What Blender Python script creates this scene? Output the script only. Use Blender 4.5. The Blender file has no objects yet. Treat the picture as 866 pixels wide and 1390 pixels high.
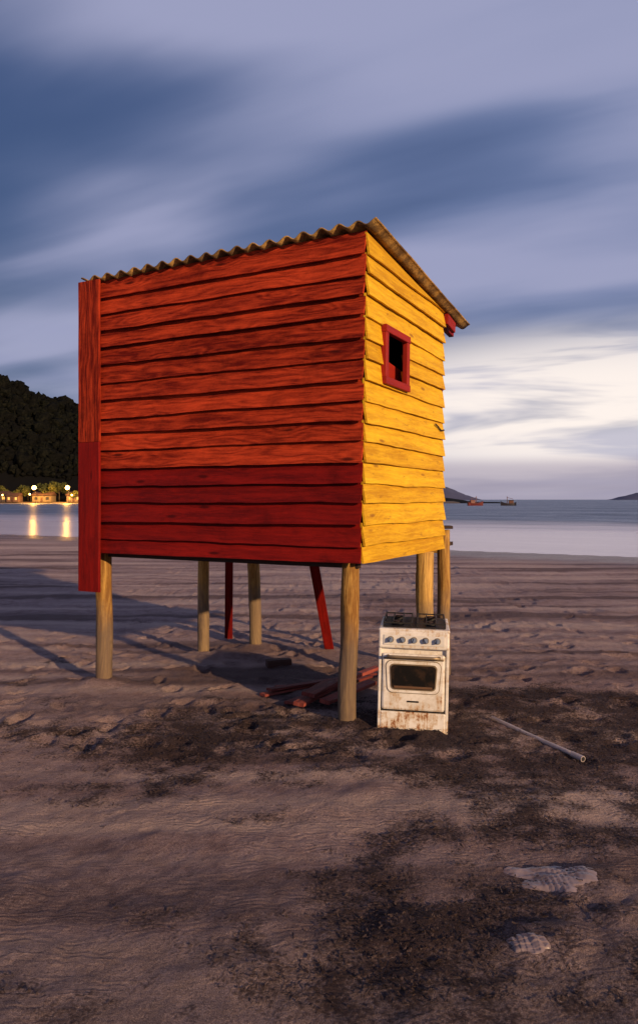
import bpy, math, random
import numpy as np
from mathutils import Vector, noise, Matrix
random.seed(7); R=random.Random(11)
scene=bpy.context.scene
COL=scene.collection
# ------------------------------------------------------------ helpers
def link(o,parent=None):
    COL.objects.link(o)
    if parent is not None: o.parent=parent
    return o
def empty(name,loc=(0,0,0),rz=0,rx=0,ry=0):
    e=bpy.data.objects.new(name,None); e.location=loc; e.rotation_euler=(rx,ry,rz); e.empty_display_size=.2
    return link(e)
class NT:
    def __init__(s,nt): s.nt=nt; nt.nodes.clear()
    def n(s,t,**k):
        x=s.nt.nodes.new(t)
        for a,b in k.items(): setattr(x,a,b)
        return x
    def l(s,a,b): s.nt.links.new(a,b)
    def put(s,sock,v):
        if hasattr(v,'is_output') or isinstance(v,bpy.types.NodeSocket): s.l(v,sock)
        elif v is not None: sock.default_value=v
    def m(s,op,a,b=None,c=None,clamp=False):
        x=s.n('ShaderNodeMath',operation=op); x.use_clamp=clamp
        s.put(x.inputs[0],a)
        if b is not None: s.put(x.inputs[1],b)
        if c is not None: s.put(x.inputs[2],c)
        return x.outputs[0]
    def mr(s,v,a,b,c=0.,d=1.,smooth=True):
        x=s.n('ShaderNodeMapRange'); x.interpolation_type='SMOOTHSTEP' if smooth else 'LINEAR'
        s.put(x.inputs[0],v)
        for i,q in enumerate((a,b,c,d)): s.put(x.inputs[i+1],q)
        return x.outputs[0]
    def xyz(s,a,b,c=0.):
        x=s.n('ShaderNodeCombineXYZ'); s.put(x.inputs[0],a); s.put(x.inputs[1],b); s.put(x.inputs[2],c); return x.outputs[0]
    def sep(s,v):
        x=s.n('ShaderNodeSeparateXYZ'); s.l(v,x.inputs[0]); return x.outputs
    def noise(s,vec,scale=1.,detail=3.,rough=.5,dist=0.):
        x=s.n('ShaderNodeTexNoise'); s.l(vec,x.inputs['Vector']); s.put(x.inputs['Scale'],scale)
        x.inputs['Detail'].default_value=detail; x.inputs['Roughness'].default_value=rough; x.inputs['Distortion'].default_value=dist
        return x.outputs[0]
    def mix(s,f,a,b,mode='MIX'):
        x=s.n('ShaderNodeMix',data_type='RGBA',blend_type=mode)
        s.put(x.inputs[0],f)
        for i,q in ((6,a),(7,b)):
            if isinstance(q,(tuple,list)): q=tuple(q)+(1,) if len(q)==3 else q
            s.put(x.inputs[i],q)
        return x.outputs[2]
    def attr(s,name):
        x=s.n('ShaderNodeAttribute'); x.attribute_name=name; return x.outputs['Fac']
    def pos(s): return s.n('ShaderNodeNewGeometry').outputs['Position']
    def bump(s,h,strength,dist,normal=None):
        x=s.n('ShaderNodeBump'); x.inputs['Strength'].default_value=strength; x.inputs['Distance'].default_value=dist
        s.l(h,x.inputs['Height'])
        if normal is not None: s.l(normal,x.inputs['Normal'])
        return x.outputs[0]
    def bsdf(s,col,rough=.6,spec=.5,metal=0.,normal=None):
        b=s.n('ShaderNodeBsdfPrincipled'); o=s.n('ShaderNodeOutputMaterial'); s.l(b.outputs[0],o.inputs[0])
        if isinstance(col,tuple): col=col+(1,) if len(col)==3 else col
        s.put(b.inputs['Base Color'],col); s.put(b.inputs['Roughness'],rough)
        s.put(b.inputs['Specular IOR Level'],spec); s.put(b.inputs['Metallic'],metal)
        if normal is not None: s.l(normal,b.inputs['Normal'])
        return b
def newmat(name):
    mt=bpy.data.materials.new(name); mt.use_nodes=True; return mt,NT(mt.node_tree)

def wood(name,dark,light,knot=None,rough=.65,tone=.5,wave=.3,shadec=None,spec=.2,bump=.5,wearc=None,wearamt=0.,contrast=1.,grime=.0):
    mt,t=newmat(name)
    uv=t.n('ShaderNodeUVMap').outputs[0]; u,v,_=t.sep(uv)
    n0=t.noise(t.xyz(t.m('MULTIPLY',u,1.3),t.m('MULTIPLY',v,7.)),1.,2.,.5)
    vo=t.n('ShaderNodeTexVoronoi'); t.l(t.xyz(t.m('MULTIPLY',u,1.7),t.m('MULTIPLY',v,7.5)),vo.inputs['Vector']); vo.inputs['Scale'].default_value=1.
    kd0=vo.outputs['Distance']
    kring=t.mr(kd0,.0,.45,1.,0.)
    w=t.m('SINE',t.m('ADD',t.m('ADD',t.m('MULTIPLY',v,120.),t.m('MULTIPLY',n0,42.)),t.m('MULTIPLY',kring,11.)))
    w=t.m('MULTIPLY_ADD',w,.5,.5)
    n1=t.noise(t.xyz(t.m('MULTIPLY',u,1.6),t.m('MULTIPLY',v,24.)),1.,6.,.65)
    n2=t.noise(t.xyz(t.m('MULTIPLY',u,7.),t.m('MULTIPLY',v,300.)),1.,4.,.65)
    n3=t.noise(t.xyz(t.m('MULTIPLY',u,1.),t.m('MULTIPLY',v,3.)),1.,3.,.6)
    n5=t.noise(t.xyz(t.m('MULTIPLY',u,30.),t.m('MULTIPLY',v,90.)),1.,4.,.7)
    kd=t.mr(kd0,.04,.13,1.,0.)
    tn=t.attr('tone')
    f=t.m('MULTIPLY',t.mr(n1,.33,.67),.45)
    f=t.m('ADD',f,t.m('MULTIPLY',w,wave)); f=t.m('ADD',f,t.m('MULTIPLY',t.mr(n2,.35,.65),.30))
    f=t.m('ADD',f,t.m('MULTIPLY',t.m('SUBTRACT',n5,.5),.5))
    f=t.m('ADD',f,t.m('MULTIPLY',tn,tone)); f=t.m('ADD',f,t.m('MULTIPLY',t.m('SUBTRACT',n3,.5),.8)); f=t.m('SUBTRACT',f,.5)
    f=t.m('MULTIPLY_ADD',f,contrast,.45,clamp=True)
    c=t.mix(f,dark,light)
    c=t.mix(t.m('MULTIPLY',kd,.85),c,knot or tuple(q*.45 for q in dark))
    if wearc:
        nw=t.noise(t.xyz(t.m('MULTIPLY',u,5.),t.m('MULTIPLY',v,20.)),1.,7.,.7)
        c=t.mix(t.mr(nw,.57,.70,0.,wearamt),c,wearc)
    if grime:
        pz=t.pos(); ng=t.noise(pz,3.,6.,.7)
        c=t.mix(t.mr(ng,.5,.75,0.,grime),c,tuple(q*.25 for q in dark))
    if shadec:  # low part painted grey, standing in for shadow cast by the stove
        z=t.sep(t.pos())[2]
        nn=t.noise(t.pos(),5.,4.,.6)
        shf=t.mr(t.m('ADD',z,t.m('MULTIPLY',nn,.5)),.70,1.15,.75,0.)
        g=t.mix(n2,tuple(q*.4 for q in shadec),shadec)
        c=t.mix(shf,c,g)
    hh=t.m('ADD',t.m('MULTIPLY',w,.25),t.m('ADD',n2,t.m('MULTIPLY',n1,.9)))
    b=t.bump(hh,bump,.005)
    rr=t.m('MULTIPLY_ADD',n1,.3,rough-.15)
    t.bsdf(c,rr,spec,0.,b); return mt
def plain(name,c,rough=.6,metal=0.,var=.25,scale=20.,bump=.2,spec=.4):
    mt,t=newmat(name)
    tc=t.n('ShaderNodeTexCoord').outputs['Object']
    nn=t.noise(tc,scale,5.,.6)
    col=t.mix(nn,tuple(max(0,q*(1-var)) for q in c),tuple(q*(1+var) for q in c))
    t.bsdf(col,rough,spec,metal,t.bump(nn,bump,.003)); return mt

def mesh_obj(name,V,F,mat,parent=None,UV=None,tone=None,smooth=False,mi=None):
    me=bpy.data.meshes.new(name); me.from_pydata([tuple(v) for v in V],[],F)
    mats=mat if isinstance(mat,list) else [mat]
    for q in mats: me.materials.append(q)
    if UV is not None:
        ul=me.uv_layers.new(name='UVMap'); ul.data.foreach_set('uv',np.array([c for f in UV for p in f for c in p],dtype=np.float32))
    if tone is not None:
        a=me.attributes.new('tone','FLOAT','POINT'); a.data.foreach_set('value',np.array(tone,dtype=np.float32))
    if mi is not None: me.polygons.foreach_set('material_index',mi)
    if smooth: me.polygons.foreach_set('use_smooth',[True]*len(me.polygons))
    me.update()
    return link(bpy.data.objects.new(name,me),parent)

def tube_data(p0,p1,sec,nseg=6,jit=0.,taper=1.,side=None,bend=0.):
    p0=Vector(p0);p1=Vector(p1); d=(p1-p0); L=d.length; d=d/L
    if side is None: side=Vector((1,0,0)) if abs(d.z)>.7 else Vector((0,0,1))
    a=(side-d*side.dot(d)).normalized(); b=d.cross(a)
    V=[];F=[];UV=[]; n=len(sec); ou=R.random()*60; ov=R.random()*60; sd=R.random()*50
    per=[0.]
    for i in range(n):
        q=Vector(sec[(i+1)%n])-Vector(sec[i]); per.append(per[-1]+q.length)
    for k in range(nseg+1):
        f=k/nseg; sc=1+(taper-1)*f
        off=Vector((noise.noise(Vector((f*2+sd,0,0))),noise.noise(Vector((0,f*2+sd,0)))))*bend
        for i,(x,y) in enumerate(sec):
            j=1+jit*noise.noise(Vector((i*.7,f*L*3,sd)))
            V.append(p0+d*(L*f)+a*(x*sc*j+off.x)+b*(y*sc*j+off.y))
    for k in range(nseg):
        for i in range(n):
            j=(i+1)%n
            F.append((k*n+i,k*n+j,(k+1)*n+j,(k+1)*n+i))
            u0=ou+L*k/nseg;u1=ou+L*(k+1)/nseg
            UV.append(((u0,ov+per[i]),(u0,ov+per[i+1]),(u1,ov+per[i+1]),(u1,ov+per[i])))
    F.append(tuple(reversed(range(n)))); UV.append([(ou+sec[i][0]*.2,ov+sec[i][1]) for i in reversed(range(n))])
    F.append(tuple(nseg*n+i for i in range(n))); UV.append([(ou+sec[i][0]*.2,ov+sec[i][1]) for i in range(n)])
    tn=R.uniform(-.5,.5)
    return V,F,UV,[tn]*len(V)
def circ(r,n=14): return [(r*math.cos(2*math.pi*i/n),r*math.sin(2*math.pi*i/n)) for i in range(n)]
def rect(w,h,c=.004):
    w/=2;h/=2
    return [(w-c,-h),(w,-h+c),(w,h-c),(w-c,h),(-w+c,h),(-w,h-c),(-w,-h+c),(-w+c,-h)]
def tube(name,p0,p1,sec,mat,parent=None,smooth=False,**k):
    V,F,UV,T=tube_data(p0,p1,sec,**k)
    return mesh_obj(name,V,F,mat,parent,UV,T,smooth)
def box(name,size,loc,mat,parent=None,bevel=.0,seg=2,rot=None):
    x,y,z=[q/2 for q in size]
    V=[(sx*x,sy*y,sz*z) for sx in(-1,1) for sy in(-1,1) for sz in(-1,1)]
    F=[(0,1,3,2),(4,6,7,5),(0,4,5,1),(2,3,7,6),(0,2,6,4),(1,5,7,3)]
    o=mesh_obj(name,V,F,mat,parent); o.location=loc
    if rot: o.rotation_euler=rot
    if bevel:
        b=o.modifiers.new('b','BEVEL'); b.width=bevel; b.segments=seg; b.limit_method='NONE'
    return o

# ------------------------------------------------------------ camera
H=1.65
cam=bpy.data.cameras.new('camera'); co=link(bpy.data.objects.new('camera',cam))
co.location=(0,0,H); co.rotation_euler=(math.radians(90),0,0)
cam.sensor_fit='HORIZONTAL'; cam.sensor_width=24; cam.lens=24*1000/866; cam.shift_y=-17/866
cam.clip_end=20000; cam.clip_start=.05
scene.camera=co
scene.view_settings.view_transform='Standard'; scene.view_settings.look='None'; scene.view_settings.exposure=0

# ------------------------------------------------------------ light
SD=Vector((0.62,-0.785,0)).normalized(); EL=math.radians(15)
sdir=Vector((SD.x*math.cos(EL),SD.y*math.cos(EL),math.sin(EL)))
sl=bpy.data.lights.new('street_light_key','SUN'); sl.energy=4.7; sl.angle=math.radians(.9); sl.color=(1,.67,.37)  # directional lamp standing for the unseen street light behind the camera
so=link(bpy.data.objects.new('street_light_key',sl)); so.rotation_euler=sdir.to_track_quat('Z','Y').to_euler(); so.location=(5,-8,6)

w=bpy.data.worlds.new('World'); scene.world=w; w.use_nodes=True
t=NT(w.node_tree)
vec=t.n('ShaderNodeTexCoord').outputs['Generated']
x,y,z=t.sep(vec)
zc=t.m('MAXIMUM',z,0.); zp=t.m('ADD',zc,.20)
px=t.m('DIVIDE',x,zp); py=t.m('DIVIDE',y,zp)
ang=math.radians(157)
ca,sa=math.cos(ang),math.sin(ang)
al=t.m('ADD',t.m('MULTIPLY',px,ca),t.m('MULTIPLY',py,sa))
ac=t.m('SUBTRACT',t.m('MULTIPLY',py,ca),t.m('MULTIPLY',px,sa))
P1=t.xyz(t.m('MULTIPLY',al,.50),t.m('MULTIPLY',ac,1.15),8.4)
c1=t.noise(P1,1.5,2.,.4,.25)
P2=t.xyz(t.m('MULTIPLY',al,.8),t.m('MULTIPLY',ac,2.8),7.)
c2=t.noise(P2,1.5,3.,.45,.3)
P4=t.xyz(t.m('MULTIPLY',al,1.3),t.m('MULTIPLY',ac,8.),2.)
c4=t.noise(P4,1.,3.,.5,.3)
cl=t.m('ADD',t.m('ADD',t.m('MULTIPLY',c1,.76),t.m('MULTIPLY',c2,.20)),t.m('MULTIPLY',c4,.04))
az=t.m('ARCTAN2',x,y)
P3=t.xyz(t.m('MULTIPLY',az,3.0),t.m('MULTIPLY',zc,26.),1.)
c3=t.noise(P3,1.,4.,.52,.5)
sky=t.n('ShaderNodeTexSky',sky_type='NISHITA'); sky.sun_disc=False
sky.sun_elevation=EL; sky.sun_rotation=math.atan2(SD.x,SD.y); sky.air_density=1.5; sky.ozone_density=3.
clear=t.mix(1.,sky.outputs[0],(.05,.05,.05),'MULTIPLY')
clear=t.mix(.75,clear,(.050,.085,.225))
lit=t.mix(t.mr(cl,.42,.58),(.15,.20,.37),(.33,.35,.53))
cov=t.m('ADD',cl,t.mr(az,-.42,.25,-.055,.065,False))
cov=t.m('ADD',cov,t.mr(zc,.62,.15,-.025,.02,False))
c=t.mix(t.mr(cov,.34,.58),clear,lit)
veil=t.mr(zc,.02,.34,.85,0.)
c=t.mix(t.m('MULTIPLY',veil,t.m('MULTIPLY',t.mr(c3,.3,.65,.4,1.),t.mr(az,-.45,.15,.6,1.))),c,(.39,.41,.54))
dx=t.m('DIVIDE',t.m('SUBTRACT',az,.37),.31); dz=t.m('DIVIDE',t.m('SUBTRACT',zc,.115),.075)
d2=t.m('ADD',t.m('MULTIPLY',dx,dx),t.m('MULTIPLY',dz,dz))
gl=t.mr(d2,0.,2.8,1.,0.)
gl=t.m('MULTIPLY',gl,t.mr(c3,.36,.56,.35,1.))
c=t.mix(gl,c,(1.0,.90,.84))
bank=t.m('MULTIPLY',t.mr(zc,.040,.062,1.,0.),.7)
c=t.mix(bank,c,t.mix(c3,(.33,.29,.40),(.56,.48,.53)))
bg=t.n('ShaderNodeBackground'); t.l(c,bg.inputs[0]); bg.inputs[1].default_value=1.
wo=t.n('ShaderNodeOutputWorld'); t.l(bg.outputs[0],wo.inputs[0])

# ------------------------------------------------------------ ground
def growth(a,b,step,ratio,lim):
    mid=list(np.arange(a,b+1e-6,step)); hi=[];s=step;v=mid[-1]
    while v<lim: s=min(s*ratio,400); v+=s; hi.append(v)
    return mid,hi
mid,hi=growth(-3.4,3.4,.022,1.05,3500); xs=np.array([-q for q in reversed(hi)]+mid+hi)
mid,hi=growth(2.0,8.2,.022,1.028,3500)
lo=[];s=.026;v=2.0
while v>-3000: s=min(s*1.25,400); v-=s; lo.append(v)
ys=np.array(list(reversed(lo))+mid+hi)
def dshore(x,y): return (y+.58*x-26.8)/1.156
nx,ny=len(xs),len(ys)
Z=np.zeros((ny,nx)); K=np.zeros((ny,nx)); T=np.zeros((ny,nx)); VIG=np.zeros((ny,nx))
nz=noise.noise; fr=noise.fractal
for j,yy in enumerate(ys):
    for i,xx in enumerate(xs):
        d=dshore(xx,yy)
        far=abs(xx)>45 or yy>60 or yy<-20
        if far:
            zz=0.
        else:
            n1=nz((xx*.55,yy*.55,1.)); n2=nz((xx*1.9,yy*1.9,5.)); 
            zz=.032*n1+.022*n2
            if yy<18:
                n3=nz((xx*5.,yy*6.,9.)); zz+=.015*n3*(.6+n2)
                zz+=.007*nz((xx*15.,yy*17.,2.))
            zz*=min(1,max(0,-(d+2)/8.))
            nb=nz((xx*.55+3,yy*.9,20.)); nm=nz((xx*1.7,yy*2.6,30.)); nf=fr((xx*5.,yy*7.,40.),1.0,2.0,4) if yy<12 else 0
            line=math.exp(-((yy-(5.3+.10*xx+.25*nb))/1.05)**2)
            right=1/(1+math.exp(-(xx*1.1+.05+.22*(3.3-yy))*2.4)) if yy<9 else 0
            near=math.exp(-max(0,yy-4.8)**2/2.)
            k=.58*line+.60*right*near+.62*nm+.6*nb+.45*nf-.24
            if yy>6.8: k-=.25*(yy-6.8)
            K[j,i]=max(0,min(1,k))
            T[j,i]=nz((xx*.12+.03*yy,yy*1.4,50.))*.6+nz((xx*.3,yy*4.,60.))*.6
            VIG[j,i]=max(0,min(1,(4.0-yy)/1.9+.55*nz((xx*.8,yy*1.3,77.))+.10*max(0,min(1,(6.3-yy)))))  # lens vignette put into the sand: darker towards the camera
        if d>-4: zz-=.02*min(1,(d+4)/4.)
        if d>0: zz-=min(3.,.04*d)
        Z[j,i]=zz
X2,Y2=np.meshgrid(xs,ys)
def dimple(cx,cy,rx,ry,a,depth,rim=.4):
    i0,i1=np.searchsorted(xs,(cx-.6,cx+.6)); j0,j1=np.searchsorted(ys,(cy-.6,cy+.6))
    xx=X2[j0:j1,i0:i1]-cx; yy=Y2[j0:j1,i0:i1]-cy
    u=(xx*math.cos(a)+yy*math.sin(a))/rx; v=(-xx*math.sin(a)+yy*math.cos(a))/ry
    r2=u*u+v*v
    wob=1+.35*np.sin(u*5+cx*9)*np.cos(v*4+cy*7)
    Z[j0:j1,i0:i1]+= -depth*np.exp(-r2**1.5*wob) + depth*rim*np.exp(-((np.sqrt(r2)-1.35)/.3)**2)*wob
for k in range(1100):
    yy=R.uniform(4.7,19); xx=R.uniform(-.5,.5)*yy*1.1
    dimple(xx,yy,R.uniform(.035,.08),R.uniform(.07,.14),R.uniform(0,3.1),R.uniform(.010,.032))
for (mx,my) in ((-1.93,6.62),(.22,5.5),(-1.23,7.86),(-.68,8.17)): dimple(mx,my,.20,.20,0,-.04,0)
for (mx,my) in ((1.15,3.15),(.85,2.75),(.35,2.8)): dimple(mx,my,.16,.13,.3,-.02,.3)
def gz(x,y):
    i=int(np.clip(np.searchsorted(xs,x),1,nx-1)); j=int(np.clip(np.searchsorted(ys,y),1,ny-1))
    return float(Z[j-1:j+1,i-1:i+1].mean())
def kv(x,y):
    i=int(np.clip(np.searchsorted(xs,x),1,nx-1)); j=int(np.clip(np.searchsorted(ys,y),1,ny-1)); return float(K[j,i])
V=np.stack([X2,Y2,Z],-1).reshape(-1,3)
idx=np.arange(nx*ny).reshape(ny,nx)
Fq=np.stack([idx[:-1,:-1],idx[:-1,1:],idx[1:,1:],idx[1:,:-1]],-1).reshape(-1,4)
me=bpy.data.meshes.new('beach_sand')
me.vertices.add(len(V)); me.vertices.foreach_set('co',V.astype(np.float32).ravel())
me.loops.add(Fq.size); me.loops.foreach_set('vertex_index',Fq.ravel().astype(np.int32))
me.polygons.add(len(Fq)); me.polygons.foreach_set('loop_start',np.arange(0,Fq.size,4,dtype=np.int32))
me.polygons.foreach_set('loop_total',np.full(len(Fq),4,dtype=np.int32))
me.update(); me.validate()
me.polygons.foreach_set('use_smooth',np.ones(len(Fq),dtype=bool))
for nm_,A in (('kelp',K),('tone',T),('vignette',VIG)):
    a=me.attributes.new(nm_,'FLOAT','POINT'); a.data.foreach_set('value',A.astype(np.float32).ravel())
mt,t=newmat('sand_mat')
p=t.pos(); sx,sy,sz=t.sep(p)
k=t.attr('kelp'); tn=t.attr('tone'); vig=t.attr('vignette')
g1=t.noise(p,60.,4.,.65); g2=t.noise(p,7.,4.,.62); g3=t.noise(p,1.3,2.,.5)
sand=t.mix(t.mr(g2,.3,.7),(.27,.170,.160),(.50,.350,.335))
sand=t.mix(t.m('MULTIPLY',t.mr(g3,.4,.65),.4),sand,(.55,.40,.375))
sand=t.mix(t.mr(tn,-.05,.40,0.,.8),sand,(.68,.50,.43))
sand=t.mix(t.mr(tn,-.03,-.35,0.,.85),sand,(.13,.075,.068))
sand=t.mix(t.m('MULTIPLY',vig,.78),sand,t.mix(t.mr(g2,.35,.65),(.115,.076,.080),(.29,.205,.205)))  # near sand coloured darker to paint in the vignette
gr=t.noise(p,300.,2.,.7)
sand=t.mix(t.mr(gr,.50,.66,0.,.72),sand,(.050,.032,.034))
sand=t.mix(t.mr(gr,.46,.34,0.,.5),sand,(.76,.60,.57))
km=t.m('ADD',k,t.m('MULTIPLY',t.m('SUBTRACT',g1,.5),1.8)); km=t.m('ADD',km,t.m('MULTIPLY',t.m('SUBTRACT',g2,.5),1.4))
kf=t.mr(km,.08,.84,0.,.94)
kc=t.mix(t.mr(gr,.4,.65),(.012,.008,.010),(.085,.050,.050))
col=t.mix(kf,sand,kc)
ds=t.m('DIVIDE',t.m('SUBTRACT',t.m('ADD',sy,t.m('MULTIPLY',sx,.58)),26.8),1.156)
wet=t.mr(t.m('ADD',ds,t.m('MULTIPLY',g3,2.)),-4.5,-.5)
col=t.mix(t.m('MULTIPLY',wet,.7),col,(.14,.095,.10))
rp=t.xyz(t.m('MULTIPLY',sx,3.4),t.m('MULTIPLY',sy,6.))
rn=t.noise(rp,1.,3.,.55)
rip=t.m('SINE',t.m('ADD',t.m('MULTIPLY',sy,105.),t.m('MULTIPLY',rn,44.)))
ripm=t.mr(sy,5.0,3.6,0.,1.)
ripm=t.m('MULTIPLY',ripm,t.mr(g3,.36,.56))
hh=t.m('ADD',t.m('MULTIPLY',rip,t.m('MULTIPLY',ripm,.40)),t.m('MULTIPLY',g1,1.5))
hh=t.m('ADD',hh,t.m('MULTIPLY',gr,.85)); hh=t.m('ADD',hh,t.m('MULTIPLY',g2,2.6)); hh=t.m('ADD',hh,t.m('MULTIPLY',kf,.5))
b=t.bump(hh,1.,.020)
rough=t.m('SUBTRACT',.92,t.m('MULTIPLY',wet,.6))
t.bsdf(col,rough,.2,0.,b)
me.materials.append(mt); link(bpy.data.objects.new('beach_sand',me))

# dry seaweed litter : one object
V=[];F=[];cnt=0
while cnt<8000:
    yy=R.uniform(2.4,8.2); xx=R.uniform(-.5,.5)*yy
    if kv(xx,yy)<R.uniform(.12,.9): continue
    cnt+=1
    L=R.uniform(.006,.035)*(1 if R.random()<.95 else 2.2); wd=R.uniform(.0015,.004); a=R.gauss(0,1.1); h=gz(xx,yy)+.002
    n=3; b0=len(V); cx,cy=xx,yy; zz=h
    for q in range(n+1):
        nxv,nyv=-math.sin(a)*wd,math.cos(a)*wd
        V+= [(cx+nxv,cy+nyv,zz+R.uniform(0,.006)),(cx-nxv,cy-nyv,zz+R.uniform(.002,.009))]
        cx+=math.cos(a)*L/n; cy+=math.sin(a)*L/n; a+=R.uniform(-.7,.7); zz+=R.uniform(-.001,.003)
    for q in range(n): F.append((b0+2*q,b0+2*q+1,b0+2*q+3,b0+2*q+2))
mesh_obj('dry_seaweed',V,F,plain('seaweed_mat',(.05,.03,.026),.8))

# ------------------------------------------------------------ sea
A=Vector((1,-.58,0)).normalized(); Nn=Vector((.58,1,0)).normalized()
c0=Vector((0,26.8,-.02))-Nn*1.6
V=[c0-A*9000,c0+A*9000,c0+A*9000+Nn*12000,c0-A*9000+Nn*12000]
mt,t=newmat('sea_mat'); p=t.pos(); sx,sy,sz=t.sep(p)
ds=t.m('DIVIDE',t.m('SUBTRACT',t.m('ADD',sy,t.m('MULTIPLY',sx,.58)),26.8),1.156)
la=t.m('SUBTRACT',t.m('MULTIPLY',sx,.865),t.m('MULTIPLY',sy,.5))
fn=t.noise(t.xyz(t.m('MULTIPLY',la,.05),t.m('MULTIPLY',ds,.35)),1.,4.,.55,.3)
fo=t.mr(t.m('ADD',ds,t.m('MULTIPLY',t.m('SUBTRACT',fn,.5),26.)),10.,42.,1.,0.)
wn=t.noise(t.xyz(t.m('MULTIPLY',la,.25),t.m('MULTIPLY',ds,.9)),1.,6.,.6)
wn2=t.noise(t.xyz(t.m('MULTIPLY',la,.03),t.m('MULTIPLY',ds,.09)),1.,4.,.6)
deep=t.mix(t.mr(t.m('ADD',wn,t.m('SUBTRACT',wn2,.5)),.35,.65),(.04,.075,.15),(.19,.24,.35))
milk=t.mix(fn,(.48,.42,.48),(.76,.67,.72))
col=t.mix(fo,deep,milk)
bs=t.bump(wn,.9,1.2)
mn=t.n('ShaderNodeMix',data_type='VECTOR'); t.l(t.m('MULTIPLY',fo,.9),mn.inputs[0]); t.l(bs,mn.inputs[4]); t.l(t.n('ShaderNodeNewGeometry').outputs['Normal'],mn.inputs[5])
t.bsdf(col,t.m('SUBTRACT',.42,t.m('MULTIPLY',fo,.16)),.35,0.,mn.outputs[1])
mesh_obj('sea',V,[(0,1,2,3)],mt)

# ------------------------------------------------------------ materials for hut
M_red=wood('red_stained_wood',(.12,.007,.004),(.60,.064,.020),knot=(.045,.005,.004),wave=.25,tone=.36,bump=.9,contrast=1.2,grime=.45,spec=.08,rough=.75)
M_dred=wood('dark_red_painted_wood',(.10,.0035,.003),(.29,.010,.006),wave=.10,tone=.25,bump=.6,spec=.12,rough=.6,contrast=1.1,grime=.45)
M_frame=wood('window_frame_wood',(.22,.012,.008),(.42,.025,.012),wave=.10,tone=.1,bump=.5,spec=.2,rough=.6)
M_yel=wood('yellow_painted_wood',(.52,.26,.012),(.94,.59,.030),knot=(.30,.13,.02),wave=.12,tone=.30,bump=.8,wearc=(.25,.10,.025),wearamt=.65,contrast=1.05,spec=.12)
M_post=wood('timber_post_wood',(.22,.10,.022),(.66,.40,.11),wave=.25,shadec=(.20,.16,.13),wearc=(.08,.045,.03),wearamt=.6,bump=1.,contrast=1.2)  # grey low on the posts is stove shadow put into the colour
M_plank=wood('old_red_plank_wood',(.12,.022,.018),(.36,.085,.06),wave=.2,wearc=(.25,.18,.15),wearamt=.85,bump=.9,contrast=1.2)
M_dark=plain('hut_interior_wood',(.035,.018,.012),.8)

# ------------------------------------------------------------ hut
A0=Vector((.323,5.3,0)); er=Vector((-.888,.459,0)).normalized(); es=Vector((.459,.888,0)).normalized()
LR,LY=2.53,1.81; ZB,ZT=1.187,3.585
def hp(t_,s_,z_,o_=0.,face='r'):
    p=A0+er*t_+es*s_; p.z=z_
    if face=='r': p-=es*o_
    elif face=='y': p-=er*o_
    elif face=='b': p+=es*o_
    elif face=='l': p+=er*o_
    w_=max(0,1-max(0,t_)/LR)*max(0,1-max(0,s_)/LY)
    p-=er*(.018*(z_-2.3)*w_)
    return p
hut=empty('beach_hut')
def roofz(s,t_=0.): return 3.592-.094*s-.016*t_
def clap(name,face,length,rows,mats,mi_of,topclip,window=None,ragged=.0,proud=.022):
    V=[];F=[];UV=[];T=[];MI=[]
    def P(l,z,o):
        return hp(l,0,z,o,'r') if face=='r' else hp(0,l,z,o,'y') if face=='y' else hp(l,LY,z,o,'b') if face=='b' else hp(LR,l,z,o,'l')
    for r in range(len(rows)-1):
        z0,z1=rows[r],rows[r+1]; tn=R.uniform(-.5,.5); ou,ov=R.random()*80,R.random()*80; sd=R.random()*99
        e0=R.uniform(-.012,-.004) if ragged else R.uniform(-.004,.003); e1=length+(R.uniform(-.3,1)*ragged if ragged else R.uniform(-.004,.006))
        pro=proud*R.uniform(.75,1.25); slope=R.uniform(-.014,.014)
        if r==0 or r==5: slope*=.2
        segs=[(e0,e1,z0,z1)]
        if window:
            a,b_,c_,d_=window
            if z1>c_ and z0<d_:
                segs=[(e0,a,z0,z1),(b_,e1,z0,z1)]
                if z0<c_-.004: segs.append((a,b_,z0,c_))
                if z1>d_+.004: segs.append((a,b_,d_,z1))
        for (l0,l1,za,zb) in segs:
            n=max(2,int((l1-l0)/.06)); b0=len(V)
            for q in range(n+1):
                l=l0+(l1-l0)*q/n
                wob=.010*noise.noise(Vector((l*1.7,sd,0)))+.004*noise.noise(Vector((l*7,sd,4)))+slope*(l/length-.5)
                zl=za+(wob-.018 if za==z0 and r>0 else .5*wob)
                zh=zb
                tc=topclip(l); zl=min(zl,tc-.002); zh=min(zh,tc)
                def off(z): 
                    return .002+pro*(1-(z-z0)/(z1-z0)) 
                jo=.006*noise.noise(Vector((l*1.7,sd,9)))+.0025*noise.noise(Vector((l*6,sd,19)))
                V+= [P(l,zl,off(zl)+jo+.004),P(l,zh,off(zh)+jo),P(l,zh,off(zh)+jo-.016),P(l,zl,off(zl)+jo-.014)]
                T+=[tn]*4
            for q in range(n):
                la=ou+l0+(l1-l0)*q/n; lb=ou+l0+(l1-l0)*(q+1)/n
                for i,(va,vb) in enumerate(((za,zb),(zb,zb+.016),(zb,za),(za,za+.016))):
                    j=(i+1)%4; a=b0+4*q+i;b_2=b0+4*q+j;c2=b0+4*q+4+j;d2=b0+4*q+4+i
                    F.append((a,d2,c2,b_2)); UV.append(((la,ov+va),(lb,ov+va),(lb,ov+vb),(la,ov+vb)))
                    MI.append(mi_of(r))
            for e in (b0,b0+4*n):
                F.append((e,e+1,e+2,e+3)); UV.append(((ou,ov),(ou,ov+.1),(ou+.01,ov+.1),(ou+.01,ov))); MI.append(mi_of(r))
    return mesh_obj(name,V,F,mats,hut,UV,T,mi=MI)
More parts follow.
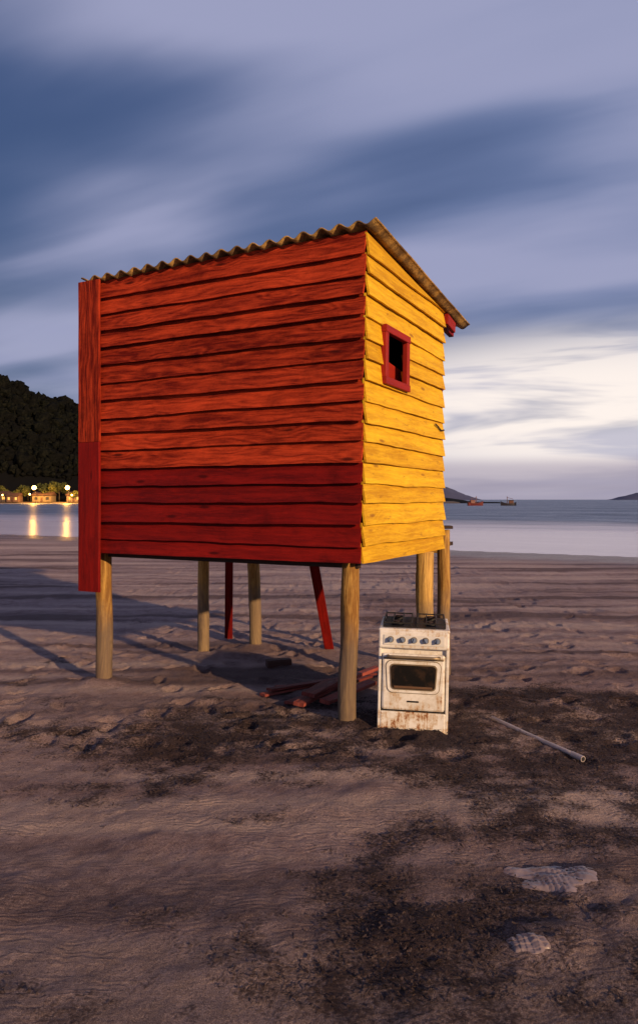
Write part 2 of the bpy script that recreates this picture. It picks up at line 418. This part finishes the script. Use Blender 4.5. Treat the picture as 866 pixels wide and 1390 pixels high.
def mkrows(n,jit):
    h=(ZT-ZB)/n; return [ZB]+[ZB+h*i+R.uniform(-jit,jit) for i in range(1,n)]+[ZT+.0]
rows=mkrows(16,.013)
rows[5]=ZB+(ZT-ZB)*5/16
clap('red_clapboard_wall','r',LR,rows,[M_red,M_dred],lambda r:1 if r<5 else 0,lambda l:3.60-.016*l,proud=.032)
WIN=(.308,.768,2.550,2.942)
clap('yellow_clapboard_wall','y',LY,mkrows(16,.013),[M_yel],lambda r:0,lambda l:roofz(l)-.02,window=WIN,ragged=.022,proud=.021)
clap('back_wall','b',LR,mkrows(16,.01),[M_red],lambda r:0,lambda l:roofz(LY,l)-.03)
clap('end_wall','l',LY,mkrows(16,.01),[M_red],lambda r:0,lambda l:roofz(l,LR)-.03)
def hquad(name,t0,t1,s0,s1,z0,z1,mat):
    V=[hp(a,b,c) for a in(t0,t1) for b in(s0,s1) for c in(z0,z1)]
    F=[(0,1,3,2),(4,6,7,5),(0,4,5,1),(2,3,7,6),(0,2,6,4),(1,5,7,3)]
    return mesh_obj(name,V,F,mat,hut)
def hbeam(name,a,b,w,h,mat,side=None,**k):
    return tube(name,hp(*a),hp(*b),rect(w,h),mat,hut,side=side,**k)
hquad('floor',.03,LR-.03,.03,2.25,ZB+.01,ZB+.045,M_dark)
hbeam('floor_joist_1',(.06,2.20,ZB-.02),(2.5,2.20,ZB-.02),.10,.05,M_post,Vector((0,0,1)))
hbeam('floor_joist_2',(.06,.10,ZB+.0),(2.5,.10,ZB+.0),.09,.05,M_dark,Vector((0,0,1)))
hquad('interior_lining_1',.03,LR-.03,.022,.030,ZB+.05,3.5,M_dark)
hquad('interior_lining_2',.03,LR-.03,LY-.04,LY-.03,ZB+.05,3.36,M_dark)
def slab(name,pts,mat,t0=.07,th=.02):
    V=[hp(t0,s_,z_) for s_,z_ in pts]+[hp(t0+th,s_,z_) for s_,z_ in pts]; n=len(pts)
    F=[tuple(range(n)),tuple(reversed(range(n,2*n)))]+[(i,(i+1)%n,n+(i+1)%n,n+i) for i in range(n)]
    uvs=[]
    for f in F: uvs.append([((V[i]-V[0]).length,V[i].z) for i in f])
    return mesh_obj(name,V,F,mat,hut,uvs,[.3]*len(V))
slab('interior_red_panel',[(.15,2.45),(1.25,2.45),(1.25,2.69),(.15,2.80)],M_frame)
for nm_,z0,z1,mm in (('corner_plank_lower',.845,2.15,M_dred),('corner_plank_upper',2.153,3.56,M_red)):
    V,F,UV,T_=tube_data(hp(LR+.058,-.062,z0),hp(LR+.058,-.062,z1),rect(.245,.024),side=er,nseg=8,jit=.03)
    mesh_obj(nm_,V,F,mm,hut,UV,T_)
# roof
V=[];F=[]
T0,T1,S0,S1=-.10,LR+.155,-.065,2.40; nt_=260; ns=16; pitch=.146
for q in range(ns+1):
    s=S0+(S1-S0)*q/ns
    for i in range(nt_+1):
        tt=T0+(T1-T0)*i/nt_
        zz=roofz(s,tt)+.024+.018*math.cos(2*math.pi*(tt-T0)/pitch)+.008*noise.noise(Vector((tt*2,s*2,0)))
        V.append(hp(tt,s+(.012*noise.noise(Vector((tt*9,q,3))) if q in (0,ns) else 0),zz))
for q in range(ns):
    for i in range(nt_):
        a=q*(nt_+1)+i; F.append((a,a+1,a+nt_+2,a+nt_+1))
mt,t=newmat('mossy_fibre_cement'); p=t.pos()
a1=t.noise(p,6.,6.,.65); a2=t.noise(p,60.,4.,.6)
cc=t.mix(t.mr(a1,.4,.62),(.16,.095,.04),(.50,.30,.09)); cc=t.mix(t.mr(a2,.5,.68,0.,.7),cc,(.06,.045,.03))
t.bsdf(cc,.85,.2,0.,t.bump(a2,.6,.006))
ro=mesh_obj('corrugated_roof',V,F,mt,hut,smooth=True)
sm=ro.modifiers.new('s','SOLIDIFY'); sm.thickness=.010; sm.offset=0
for i,tt in enumerate((.05,1.25,2.45)):
    hbeam(f'rafter_{i+1}',(tt,.02,roofz(0,tt)-.062),(tt,2.26,roofz(2.26,tt)-.062),.10,.05,M_dred,Vector((0,0,1)))
hbeam('eave_bracket',(-.03,1.84,3.35),(-.03,2.07,3.31),.10,.04,M_frame,Vector((0,0,1)))
a,b_,c_,d_=WIN
def ybeam(name,s0,z0,s1,z1,w_,mat,o=.030,th=.044):
    p0=hp(0,s0,z0,o,'y'); p1=hp(0,s1,z1,o,'y')
    return tube(name,p0,p1,rect(th,w_),mat,hut,side=-er,nseg=3)
ybeam('window_frame_top',a-.032,d_,b_+.032,d_,.056,M_frame,o=.034)
ybeam('window_frame_bottom',a-.032,c_,b_+.032,c_,.056,M_frame,o=.034)
ybeam('window_frame_left',a,c_+.029,a,d_-.029,.056,M_frame)
ybeam('window_frame_right',b_,c_+.029,b_,d_-.029,.056,M_frame)
mtl=plain('rusty_iron',(.05,.03,.025),.7,.5)
for i,(q0,q1) in enumerate((((1.52,2.33),(1.60,2.31)),((1.60,2.31),(1.68,2.285)),((1.68,2.285),(1.76,2.295)))):
    tube(f'wall_hook_{i}',hp(0,q0[0],q0[1],.032,'y'),hp(0,q1[0],q1[1],.034,'y'),circ(.007,6),mtl,hut,nseg=1)
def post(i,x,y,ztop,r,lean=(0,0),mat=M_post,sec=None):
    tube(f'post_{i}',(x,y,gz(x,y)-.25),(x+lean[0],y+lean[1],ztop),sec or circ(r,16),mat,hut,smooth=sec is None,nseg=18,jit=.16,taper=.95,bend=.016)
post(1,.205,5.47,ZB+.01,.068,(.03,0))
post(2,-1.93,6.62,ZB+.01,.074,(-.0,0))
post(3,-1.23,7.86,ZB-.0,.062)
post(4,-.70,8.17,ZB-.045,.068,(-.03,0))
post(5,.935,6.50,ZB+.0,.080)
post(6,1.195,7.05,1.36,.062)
box('post_cap',(.10,.14,.03),(1.22,7.05,1.385),mtl,hut,.006)
tube('ladder_rail_1',(-1.08,8.80,gz(-1.08,8.8)-.1),(-1.04,8.55,1.19),rect(.09,.04),M_dred,hut,nseg=4)
tube('ladder_rail_2',(.13,8.17,gz(.13,8.17)-.1),(-.085,7.55,1.17),rect(.10,.04),M_dred,hut,nseg=4)

# ------------------------------------------------------------ stove
st=empty('gas_stove',(.665,5.27,gz(.67,5.4)-.055),math.radians(-8),0,math.radians(1.2))
mt,t=newmat('rusty_white_enamel')
geo=t.pos(); gzv=t.sep(geo)[2]
r1=t.noise(geo,9.,8.,.7); r2=t.noise(t.xyz(t.m('MULTIPLY',t.sep(geo)[0],55.),t.m('MULTIPLY',t.sep(geo)[1],55.),t.m('MULTIPLY',gzv,6.)),1.,5.,.6); r3=t.noise(geo,70.,4.,.6)
rm=t.m('ADD',t.m('MULTIPLY',r1,.6),t.m('MULTIPLY',r2,.4)); low=t.mr(gzv,.0,.22,.095,0.); rm=t.m('ADD',rm,low); rm=t.m('ADD',rm,t.m('MULTIPLY',t.m('SUBTRACT',r3,.5),.12))
hi_=t.mr(gzv,.64,.74,0.,.03); rm=t.m('ADD',rm,hi_)
base=t.mix(t.mr(r1,.35,.65),(.78,.75,.71),(.58,.53,.46))
rust=t.mix(r3,(.10,.028,.010),(.36,.13,.035))
stain=t.mix(t.mr(rm,.52,.61,0.,.6),base,(.50,.31,.14))
cc=t.mix(t.mr(rm,.59,.655),stain,rust)
t.bsdf(cc,t.mr(rm,.55,.64,.35,.85),.5,0.,t.bump(rm,.4,.004)); M_en=mt
M_blk=plain('black_iron',(.02,.018,.018),.6,.3)
M_knob=plain('knob_plastic',(.16,.20,.28),.4)
M_glass,t=newmat('oven_dark_glass'); q=t.noise(t.pos(),14.,5.,.6); t.bsdf(t.mix(t.mr(q,.45,.65),(.006,.005,.004),(.03,.017,.01)),.35,.35)
M_trim=plain('tarnished_trim',(.28,.21,.13),.45,.6)
W,D,HH=.50,.56,.80
def sbox(n,size,loc,mat,bev=.006,rot=None): return box(n,size,loc,mat,st,bev,2,rot)
sbox('body',(W-.012,D-.02,HH-.05),(0,D/2+.01,(HH-.05)/2),M_en,.01)
sbox('side_trim_left',(.022,.03,HH-.06),(-W/2+.011,.006,(HH-.06)/2),M_en,.006)
sbox('side_trim_right',(.022,.03,HH-.06),(W/2-.011,.006,(HH-.06)/2),M_en,.006)
sbox('control_panel',(W,.05,.125),(0,.005,.705),M_en,.012,(math.radians(-7),0,0))
sbox('control_panel_inlay',(W-.07,.004,.07),(0,-.0245,.705),plain('panel_inlay',(.62,.60,.57),.4),.002,(math.radians(-7),0,0))
sbox('cooktop',(W+.004,D,.022),(0,D/2-.005,HH-.028),M_en,.008)
sbox('cooktop_well',(W-.06,D-.08,.006),(0,D/2,HH-.015),M_blk,.002)
for i in range(5):
    x0=-.165+.0825*i
    p0=Vector((x0,-.020,.708)); 
    tube(f'knob_{i+1}_skirt',p0,p0+Vector((0,-.010,.001)),circ(.023,18),M_trim,st,side=Vector((1,0,0)),nseg=1)
    tube(f'knob_{i+1}',p0+Vector((0,-.008,0)),p0+Vector((0,-.032,.003)),circ(.0175,18),M_knob,st,side=Vector((1,0,0)),nseg=1)
    tube(f'knob_{i+1}_grip',p0+Vector((0,-.030,-.0)),p0+Vector((0,-.042,.003)),rect(.030,.008,.001),M_knob,st,side=Vector((R.uniform(-1,1),0,1)),nseg=1)
sbox('oven_door',(W-.055,.034,.405),(0,-.006,.405),M_en,.016)
sbox('door_rim_top',(W-.075,.012,.014),(0,-.026,.575),M_trim,.004)
tube('door_handle',(-.19,-.062,.592),(.19,-.062,.592),circ(.011,12),M_trim,st,side=Vector((0,0,1)),smooth=True)
for sx_ in(-.18,.18): tube('handle_bracket',(sx_,-.02,.592),(sx_,-.062,.592),circ(.009,10),M_trim,st,side=Vector((0,0,1)),nseg=1)
def rprism(name,wt,wb,h,r,cz,y0,y1,mat,n=6):
    pts=[]
    cs=[(wt/2-r,h/2-r,0),(-wt/2+r,h/2-r,90),(-wb/2+r,-h/2+r,180),(wb/2-r,-h/2+r,270)]
    for (cx,cz_,a0) in cs:
        for k_ in range(n+1):
            a_=math.radians(a0+90*k_/n); pts.append((cx+r*math.cos(a_),cz_+r*math.sin(a_)))
    N_=len(pts); V=[(x_,y0,cz+z_) for x_,z_ in pts]+[(x_,y1,cz+z_) for x_,z_ in pts]
    F=[tuple(range(N_)),tuple(range(2*N_-1,N_-1,-1))]+[(i,N_+i,N_+(i+1)%N_,(i+1)%N_) for i in range(N_)]
    return mesh_obj(name,V,F,mat,st)
rprism('oven_window_outer_rim',.395,.375,.235,.045,.445,-.0235,-.027,M_trim)
rprism('oven_window_panel',.385,.365,.225,.040,.445,-.024,-.030,M_en)
rprism('oven_window_gasket',.335,.32,.185,.03,.445,-.028,-.0335,M_trim)
rprism('oven_window',.318,.303,.168,.026,.445,-.031,-.0365,M_glass)
sbox('oven_window_ledge',(.27,.004,.016),(0,-.0375,.374),plain('oven_rust',(.12,.06,.03),.8),.001)
rprism('maker_badge',.085,.085,.012,.005,.270,-.022,-.0255,M_blk)
sbox('lower_drawer',(W-.035,.026,.185),(0,-.0,.098),M_en,.010)
sbox('drawer_gap',(W-.04,.012,.010),(0,.0,.196),M_blk,.002)
sbox('foot_rail',(W-.02,.05,.03),(0,.02,-.0),M_blk,.004)
for (bx,by,br) in ((-.12,.15,.045),(.12,.15,.035),(-.12,.40,.035),(.12,.40,.045)):
    tube('burner',(bx,by,HH-.014),(bx,by,HH+.008),circ(br,18),M_blk,st,nseg=1)
    tube('burner_cap',(bx,by,HH+.008),(bx,by,HH+.016),circ(br*.75,18),mtl,st,nseg=1)
for gx in (-.12,.12):
    for yy in (.05,.51): tube('grate_bar',(gx-.10,yy,HH+.016),(gx+.10,yy,HH+.016),rect(.009,.009,.001),M_blk,st,side=Vector((0,0,1)),nseg=1)
    for xx in (-.10,-.035,.035,.10): tube('grate_bar',(gx+xx,.05,HH+.018),(gx+xx,.51,HH+.018),rect(.009,.009,.001),M_blk,st,side=Vector((0,0,1)),nseg=1)
    for xx in (-.10,.10):
        for yy in (.05,.28,.51): tube('grate_leg',(gx+xx,yy,HH-.014),(gx+xx,yy,HH+.018),rect(.009,.009,.001),M_blk,st,nseg=1)
# ------------------------------------------------------------ wood pile
pile=empty('wood_plank_pile')
def pw(px_,py_,z=0.0):
    Y=(H-z)*1000/(py_-678); return Vector(((px_-433)/1000*Y,Y,z))
PL=[((356,946),(455,925),.08,.02,0),((392,958),(500,921),.10,.022,.01),((405,966),(470,930),.09,.03,.05),((365,944),(512,916),.08,.022,.03),
    ((440,962),(505,934),.09,.03,.04),((418,962),(452,940),.11,.03,.085),((375,938),(440,930),.07,.03,0),((430,950),(512,920),.07,.03,.075)]
for i,(a,b,w_,h_,zz) in enumerate(PL):
    p0=pw(*a);p1=pw(*b); p0.z=gz(p0.x,p0.y)+.02+zz; p1.z=gz(p1.x,p1.y)+.025+zz
    tube(f'plank_{i+1}',p0,p1,rect(h_,w_,.003),M_plank,pile,side=Vector((R.uniform(-.15,.15),0,1)),nseg=5,jit=.05)
p0=pw(362,907);p1=pw(394,905); p0.z=p1.z=gz(p0.x,p0.y)+.03
tube('charred_wood_block',p0,p1,rect(.07,.12,.015),plain('charred_wood',(.07,.03,.022),.85,bump=.6),None,side=Vector((0,0,1)),nseg=5,jit=.3)
pp=empty('plastic_pipe'); M_pvc=plain('dirty_pvc',(.36,.31,.31),.5,var=.45,scale=14.)
p0=pw(668,977);p1=pw(786,1027); p0.z=gz(p0.x,p0.y)+.012; p1.z=gz(p1.x,p1.y)+.026
tube('pipe_body',p0,p1,circ(.0155,14),M_pvc,pp,smooth=True,nseg=8,bend=.004)
dd=(p1-p0).normalized(); tube('pipe_socket',p1-dd*.06,p1+dd*.035,circ(.0195,14),M_pvc,pp,smooth=False,nseg=2)
tube('pipe_bore',p1+dd*.0352,p1+dd*.0355,circ(.015,14),M_blk,pp,nseg=1)
def sheet(name,cx,cy,rx,ry,seed,mat,amp=1.):
    n=70; V=[];F=[]
    for j in range(n):
        for i in range(n):
            u=(i/(n-1)-.5)*2; v=(j/(n-1)-.5)*2
            x_=cx+u*rx+v*.05; y_=cy+v*ry-u*.05
            r=math.sqrt(u*u+v*v)
            fold=abs(noise.noise(Vector((u*1.4+v*1.6,v*2.0,seed))))
            h=.003+amp*(.016*noise.noise(Vector((u*1.5,v*2.2,seed+4)))+.022*fold*(1-.5*r)+.008*(1-r)+.0015*noise.noise(Vector((u*7,v*9,seed))))
            V.append((x_,y_,gz(x_,y_)+h-.05*max(0,r-.7+.25*noise.noise(Vector((u*2,v*2,seed+9))))))
    for j in range(n-1):
        for i in range(n-1):
            a=j*n+i; F.append((a,a+1,a+n+1,a+n))
    return mesh_obj(name,V,F,mat,smooth=True)
M_sheet=plain('muddy_plastic',(.24,.175,.165),.35,var=.6,scale=9.,bump=.25,spec=.6)
q=pw(752,1192); sheet('buried_plastic_sheet',q.x,q.y,.21,.15,3.,M_sheet)
q=pw(718,1285); sheet('buried_plastic_sheet',q.x,q.y,.07,.05,9.,M_sheet,.6)

# ------------------------------------------------------------ boats
def boat(name,loc,L,rz,hullc,cabc):
    e=empty(name,loc,rz); Mh=plain(name+'_hull',hullc,.5); Mc=plain(name+'_cabin',cabc,.6)
    V=[];F=[];n=9
    for i in range(n):
        f=i/(n-1); x_=(f-.5)*L; wd=L*.16*math.sin(math.pi*min(1,.25+.75*(1-f)) )**.7 if f>0.0 else L*.13
        wd=max(wd,.02); sh=L*(.13+.12*(2*f-1)**2+(.05*f))
        V+= [(x_,-wd,sh),(x_,-wd*.6,-.1),(x_,0,-.3),(x_,wd*.6,-.1),(x_,wd,sh)]
    for i in range(n-1):
        for k_ in range(4): F.append((i*5+k_,i*5+k_+1,i*5+k_+6,i*5+k_+5))
        F.append((i*5,i*5+5,i*5+9,i*5+4))
    F.append((0,1,2,3,4)); F.append((n*5-5,n*5-4,n*5-3,n*5-2,n*5-1))
    mesh_obj('hull',V,F,Mh,e)
    box('cabin',(L*.30,L*.17,L*.20),(-L*.18,0,L*.25),Mc,e,.04)
    box('cabin_roof',(L*.38,L*.21,L*.03),(-L*.17,0,L*.365),Mh,e,.03)
    tube('mast',(L*.08,0,L*.1),(L*.08,0,L*.62),circ(.08,6),Mc,e,nseg=1)
    tube('boom',(L*.08,0,L*.55),(-L*.3,0,L*.45),circ(.05,6),Mc,e,nseg=1)
boat('fishing_boat',((645-433)*.20,200,-.05),4.2,math.radians(10),(.12,.018,.014),(.16,.06,.045))
boat('fishing_boat.001',((690-433)*.20,200,-.05),4.1,math.radians(170),(.03,.025,.03),(.12,.05,.03))

# ------------------------------------------------------------ distant islands
def ridge(name,pts,Y,depth,mat,seed):
    V=[];F=[];n=len(pts)*8
    pa=np.array(pts,float); q=np.linspace(pa[0,0],pa[-1,0],n); hq=np.interp(q,pa[:,0],pa[:,1])
    prof=[(-1,-.3),(-.8,.15),(-.5,.55),(-.2,.9),(0,1),(.3,.8),(1,-.3)]
    for i in range(n):
        for (dy,hf) in prof:
            h=hq[i]/1000*Y*hf*(1+.12*noise.noise(Vector((q[i]*.15,dy*2,seed))))
            V.append(((q[i]-433)/1000*Y,Y+dy*depth,h))
    m=len(prof)
    for i in range(n-1):
        for k_ in range(m-1): F.append((i*m+k_,(i+1)*m+k_,(i+1)*m+k_+1,i*m+k_+1))
    mesh_obj(name,V,F,mat,smooth=True)
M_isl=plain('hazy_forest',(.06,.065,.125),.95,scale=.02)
ridge('island',[(470,0),(540,16),(590,20),(606,18),(618,13),(632,7),(644,3),(650,0)],2600,120,M_isl,1)
ridge('island.001',[(832,0),(845,5),(858,8),(880,13),(930,22),(1000,18),(1080,0)],2600,120,M_isl,5)

# ------------------------------------------------------------ hill with forest
Yr=420.
def hillH(X):
    px_=X/Yr*1000+433
    return float(np.interp(px_,[-900,-500,-250,-60,0,60,110,160,300,450,560,620],[10,60,78,79,69.5,59,49.5,41,26,12,4,-2]))
def hz(X,Y):
    f=(Y-325)/(Yr-325)
    f=max(-.1,f)
    s=math.sin(min(1,max(0,f))*math.pi/2)**.85 if f<1 else max(0,1-(f-1)*.5)
    return hillH(X)*s+4*noise.noise(Vector((X*.03,Y*.03,0)))*min(1,max(0,f*3))+ (0.6 if f>0 else f*12)
V=[];F=[];nx_=120;ny_=36
for j in range(ny_):
    for i in range(nx_):
        X=-560+i*(640/ (nx_-1)); Y=318+j*(300/(ny_-1)); V.append((X,Y,hz(X,Y)))
for j in range(ny_-1):
    for i in range(nx_-1):
        a=j*nx_+i; F.append((a,a+1,a+nx_+1,a+nx_))
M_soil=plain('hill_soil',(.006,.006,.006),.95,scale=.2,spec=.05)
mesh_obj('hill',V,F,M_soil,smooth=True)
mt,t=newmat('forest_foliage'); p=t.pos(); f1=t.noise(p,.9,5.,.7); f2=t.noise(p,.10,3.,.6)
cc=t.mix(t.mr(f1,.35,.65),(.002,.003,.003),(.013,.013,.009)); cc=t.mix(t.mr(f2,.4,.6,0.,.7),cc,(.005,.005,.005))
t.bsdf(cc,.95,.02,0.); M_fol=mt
import bmesh
bm=bmesh.new(); bmesh.ops.create_icosphere(bm,subdivisions=2,radius=1); icoV=[v.co.copy() for v in bm.verts]; icoF=[tuple(v.index for v in f.verts) for f in bm.faces]; bm.free()
icoA=np.array(icoV); icoFA=np.array(icoF)
rng=np.random.default_rng(5)
def clumps(name,pts,mat):
    VV=[];FF=[];b=0
    for (x_,y_,z_,r,sq) in pts:
        jit=1+rng.normal(0,.30,len(icoA))[:,None]
        VV.append(icoA*jit*np.array([r,r,r*sq])+np.array([x_,y_,z_])); FF.append(icoFA+b); b+=len(icoA)
    VV=np.concatenate(VV);FF=np.concatenate(FF)
    me=bpy.data.meshes.new(name); me.vertices.add(len(VV)); me.vertices.foreach_set('co',VV.astype(np.float32).ravel())
    me.loops.add(FF.size); me.loops.foreach_set('vertex_index',FF.ravel().astype(np.int32))
    me.polygons.add(len(FF)); me.polygons.foreach_set('loop_start',np.arange(0,FF.size,3,dtype=np.int32)); me.polygons.foreach_set('loop_total',np.full(len(FF),3,dtype=np.int32))
    me.update(); me.materials.append(mat); return link(bpy.data.objects.new(name,me))
pts=[]
for k_ in range(4800):
    X=R.uniform(-330,60) if k_%3 else R.uniform(-215,-100); Y=R.uniform(336,450)
    if hillH(X)<3: continue
    r=R.uniform(1.0,2.2) if R.random()<.92 else R.uniform(2.2,3.6)
    pts.append((X,Y,hz(X,Y)+r*.5,r,R.uniform(.7,1.4)))
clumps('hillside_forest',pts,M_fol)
def leafcrown(V,F,cx,cy,cz,r,n,size):
    for _ in range(n):
        a=R.uniform(0,2*math.pi); u_=R.uniform(-1,1); rr=r*R.random()**.4
        s_=math.sqrt(1-u_*u_); c=Vector((cx+rr*s_*math.cos(a),cy+rr*s_*math.sin(a),cz+rr*u_*.75))
        d1=Vector((R.gauss(0,1),R.gauss(0,1),R.gauss(0,1))).normalized()*size*R.uniform(.5,1.3); d2=d1.cross(Vector((R.gauss(0,1),R.gauss(0,1),R.gauss(0,1)))).normalized()*size*.6
        b=len(V); V+= [c-d1,c+d2,c+d1,c-d2]; F.append((b,b+1,b+2,b+3))
mt,t=newmat('shore_tree_leaves'); f1=t.noise(t.pos(),1.2,3.,.6); t.bsdf(t.mix(f1,(.03,.04,.010),(.10,.10,.025)),.8,.2); M_leaf=mt
M_bark=plain('bark',(.08,.055,.035),.9)
for i,(px_,Y,h) in enumerate(((8,322,8),(28,318,7),(66,316,8.5),(80,322,10),(104,316,7),(118,322,9),(-30,320,9),(38,323,9),(56,324,10),(-8,323,9))):
    X=(px_-433)/1000*Y; z0=max(hz(X,Y),0)-.3
    e=empty('shore_tree' if i==0 else f'shore_tree.{i:03d}')
    tube('trunk',(X,Y,z0),(X+R.uniform(-.5,.5),Y,z0+h*.55),circ(.22,8),M_bark,e,nseg=4,taper=.5,bend=.3)
    V=[];F=[]
    for q in range(6):
        a=R.uniform(0,6.28); ex=X+math.cos(a)*h*.25; ey=Y+math.sin(a)*h*.25; ez=z0+h*R.uniform(.5,.85)
        if q<4: tube(f'limb_{q}',(X,Y,z0+h*.45),(ex,ey,ez),circ(.09,6),M_bark,e,nseg=2,taper=.4)
        leafcrown(V,F,ex,ey,ez,h*.2,150,.45)
    mesh_obj('crown',V,F,M_leaf,e)
V=[(-560,308,-.4),(60,308,-.4),(60,316,.5),(-560,316,.5),(60,330,.9),(-560,330,.9)]
mesh_obj('far_beach',V,[(0,1,2,3),(3,2,4,5)],plain('far_sand',(.12,.085,.06),.95,scale=.3))
def house(name,px_,Y,w_,d_,h_,wallc,lit):
    X=(px_-433)/1000*Y; z0=.6
    e=empty(name,(X,Y,z0)); Mw=plain(name+'_wall',wallc,.8); Mr=plain(name+'_roof',(.05,.022,.015),.85)
    box('walls',(w_,d_,h_),(0,0,h_/2),Mw,e)
    V=[(-w_/2-.4,-d_/2-.5,h_),(w_/2+.4,-d_/2-.5,h_),(w_/2+.4,d_/2+.5,h_),(-w_/2-.4,d_/2+.5,h_),(-w_/2-.4,0,h_+d_*.28),(w_/2+.4,0,h_+d_*.28)]
    mesh_obj('roof',V,[(0,1,5,4),(2,3,4,5),(0,4,3),(1,2,5),(3,2,1,0)],Mr,e)
    Mwin,t=newmat(name+'_window'); b=t.bsdf((.02,.02,.02),.3)
    if lit: b.inputs['Emission Color'].default_value=(1,.42,.08,1); b.inputs['Emission Strength'].default_value=2.
    for k_ in (-.3,.3): box('window',(w_*.16,.06,1.1),(w_*k_,-d_/2-.02,h_*.55),Mwin,e)
    box('door',(.9,.07,2.),(0,-d_/2-.025,1.0),Mr,e)
house('shore_house',2,318,7,6,3.0,(.10,.07,.05),True)
house('shore_house.001',20,316,5,5,2.6,(.10,.055,.04),True)
house('shore_house.002',60,317,8,6,2.8,(.11,.08,.05),False)
house('shore_house.003',103,317,6,6,2.8,(.10,.07,.05),True)
house('shore_house.004',-25,318,8,6,3.2,(.10,.08,.06),False)
Mg,t=newmat('lamp_globe'); b=t.bsdf((1,.8,.5),.4); b.inputs['Emission Color'].default_value=(1,.50,.10,1); b.inputs['Emission Strength'].default_value=22
def lamp(name,px_,py_,Y,r,pw_):
    X=(px_-433)/1000*Y; z=H+(678-py_)/1000*Y
    e=empty(name,(X,Y,0)); tube('pole',(0,0,.2),(0,0,z),circ(.10,8),M_blk,e,nseg=2,taper=.6)
    tube('arm',(0,0,z-.1),(0,-1.2,z+.15),circ(.06,6),M_blk,e,nseg=1)
    o=mesh_obj('lamp_head',[tuple(v*r) for v in icoV],icoF,Mg,e,smooth=True); o.location=(0,-1.3,z)
    if pw_:
        l=bpy.data.lights.new(name+'_bulb','POINT'); l.energy=pw_; l.color=(1,.46,.08); l.shadow_soft_size=.5
        lo_=link(bpy.data.objects.new('bulb_light',l),e); lo_.location=(0,-2.3,z-.3)
lamp('street_lamp',48,662,312,.9,26000)
lamp('street_lamp.001',93,662,312,.9,26000)
lamp('street_lamp.002',42,671,312,.35,0)
lamp('street_lamp.003',99,672,312,.35,0)
lamp('street_lamp.004',5,672,312,.3,0)
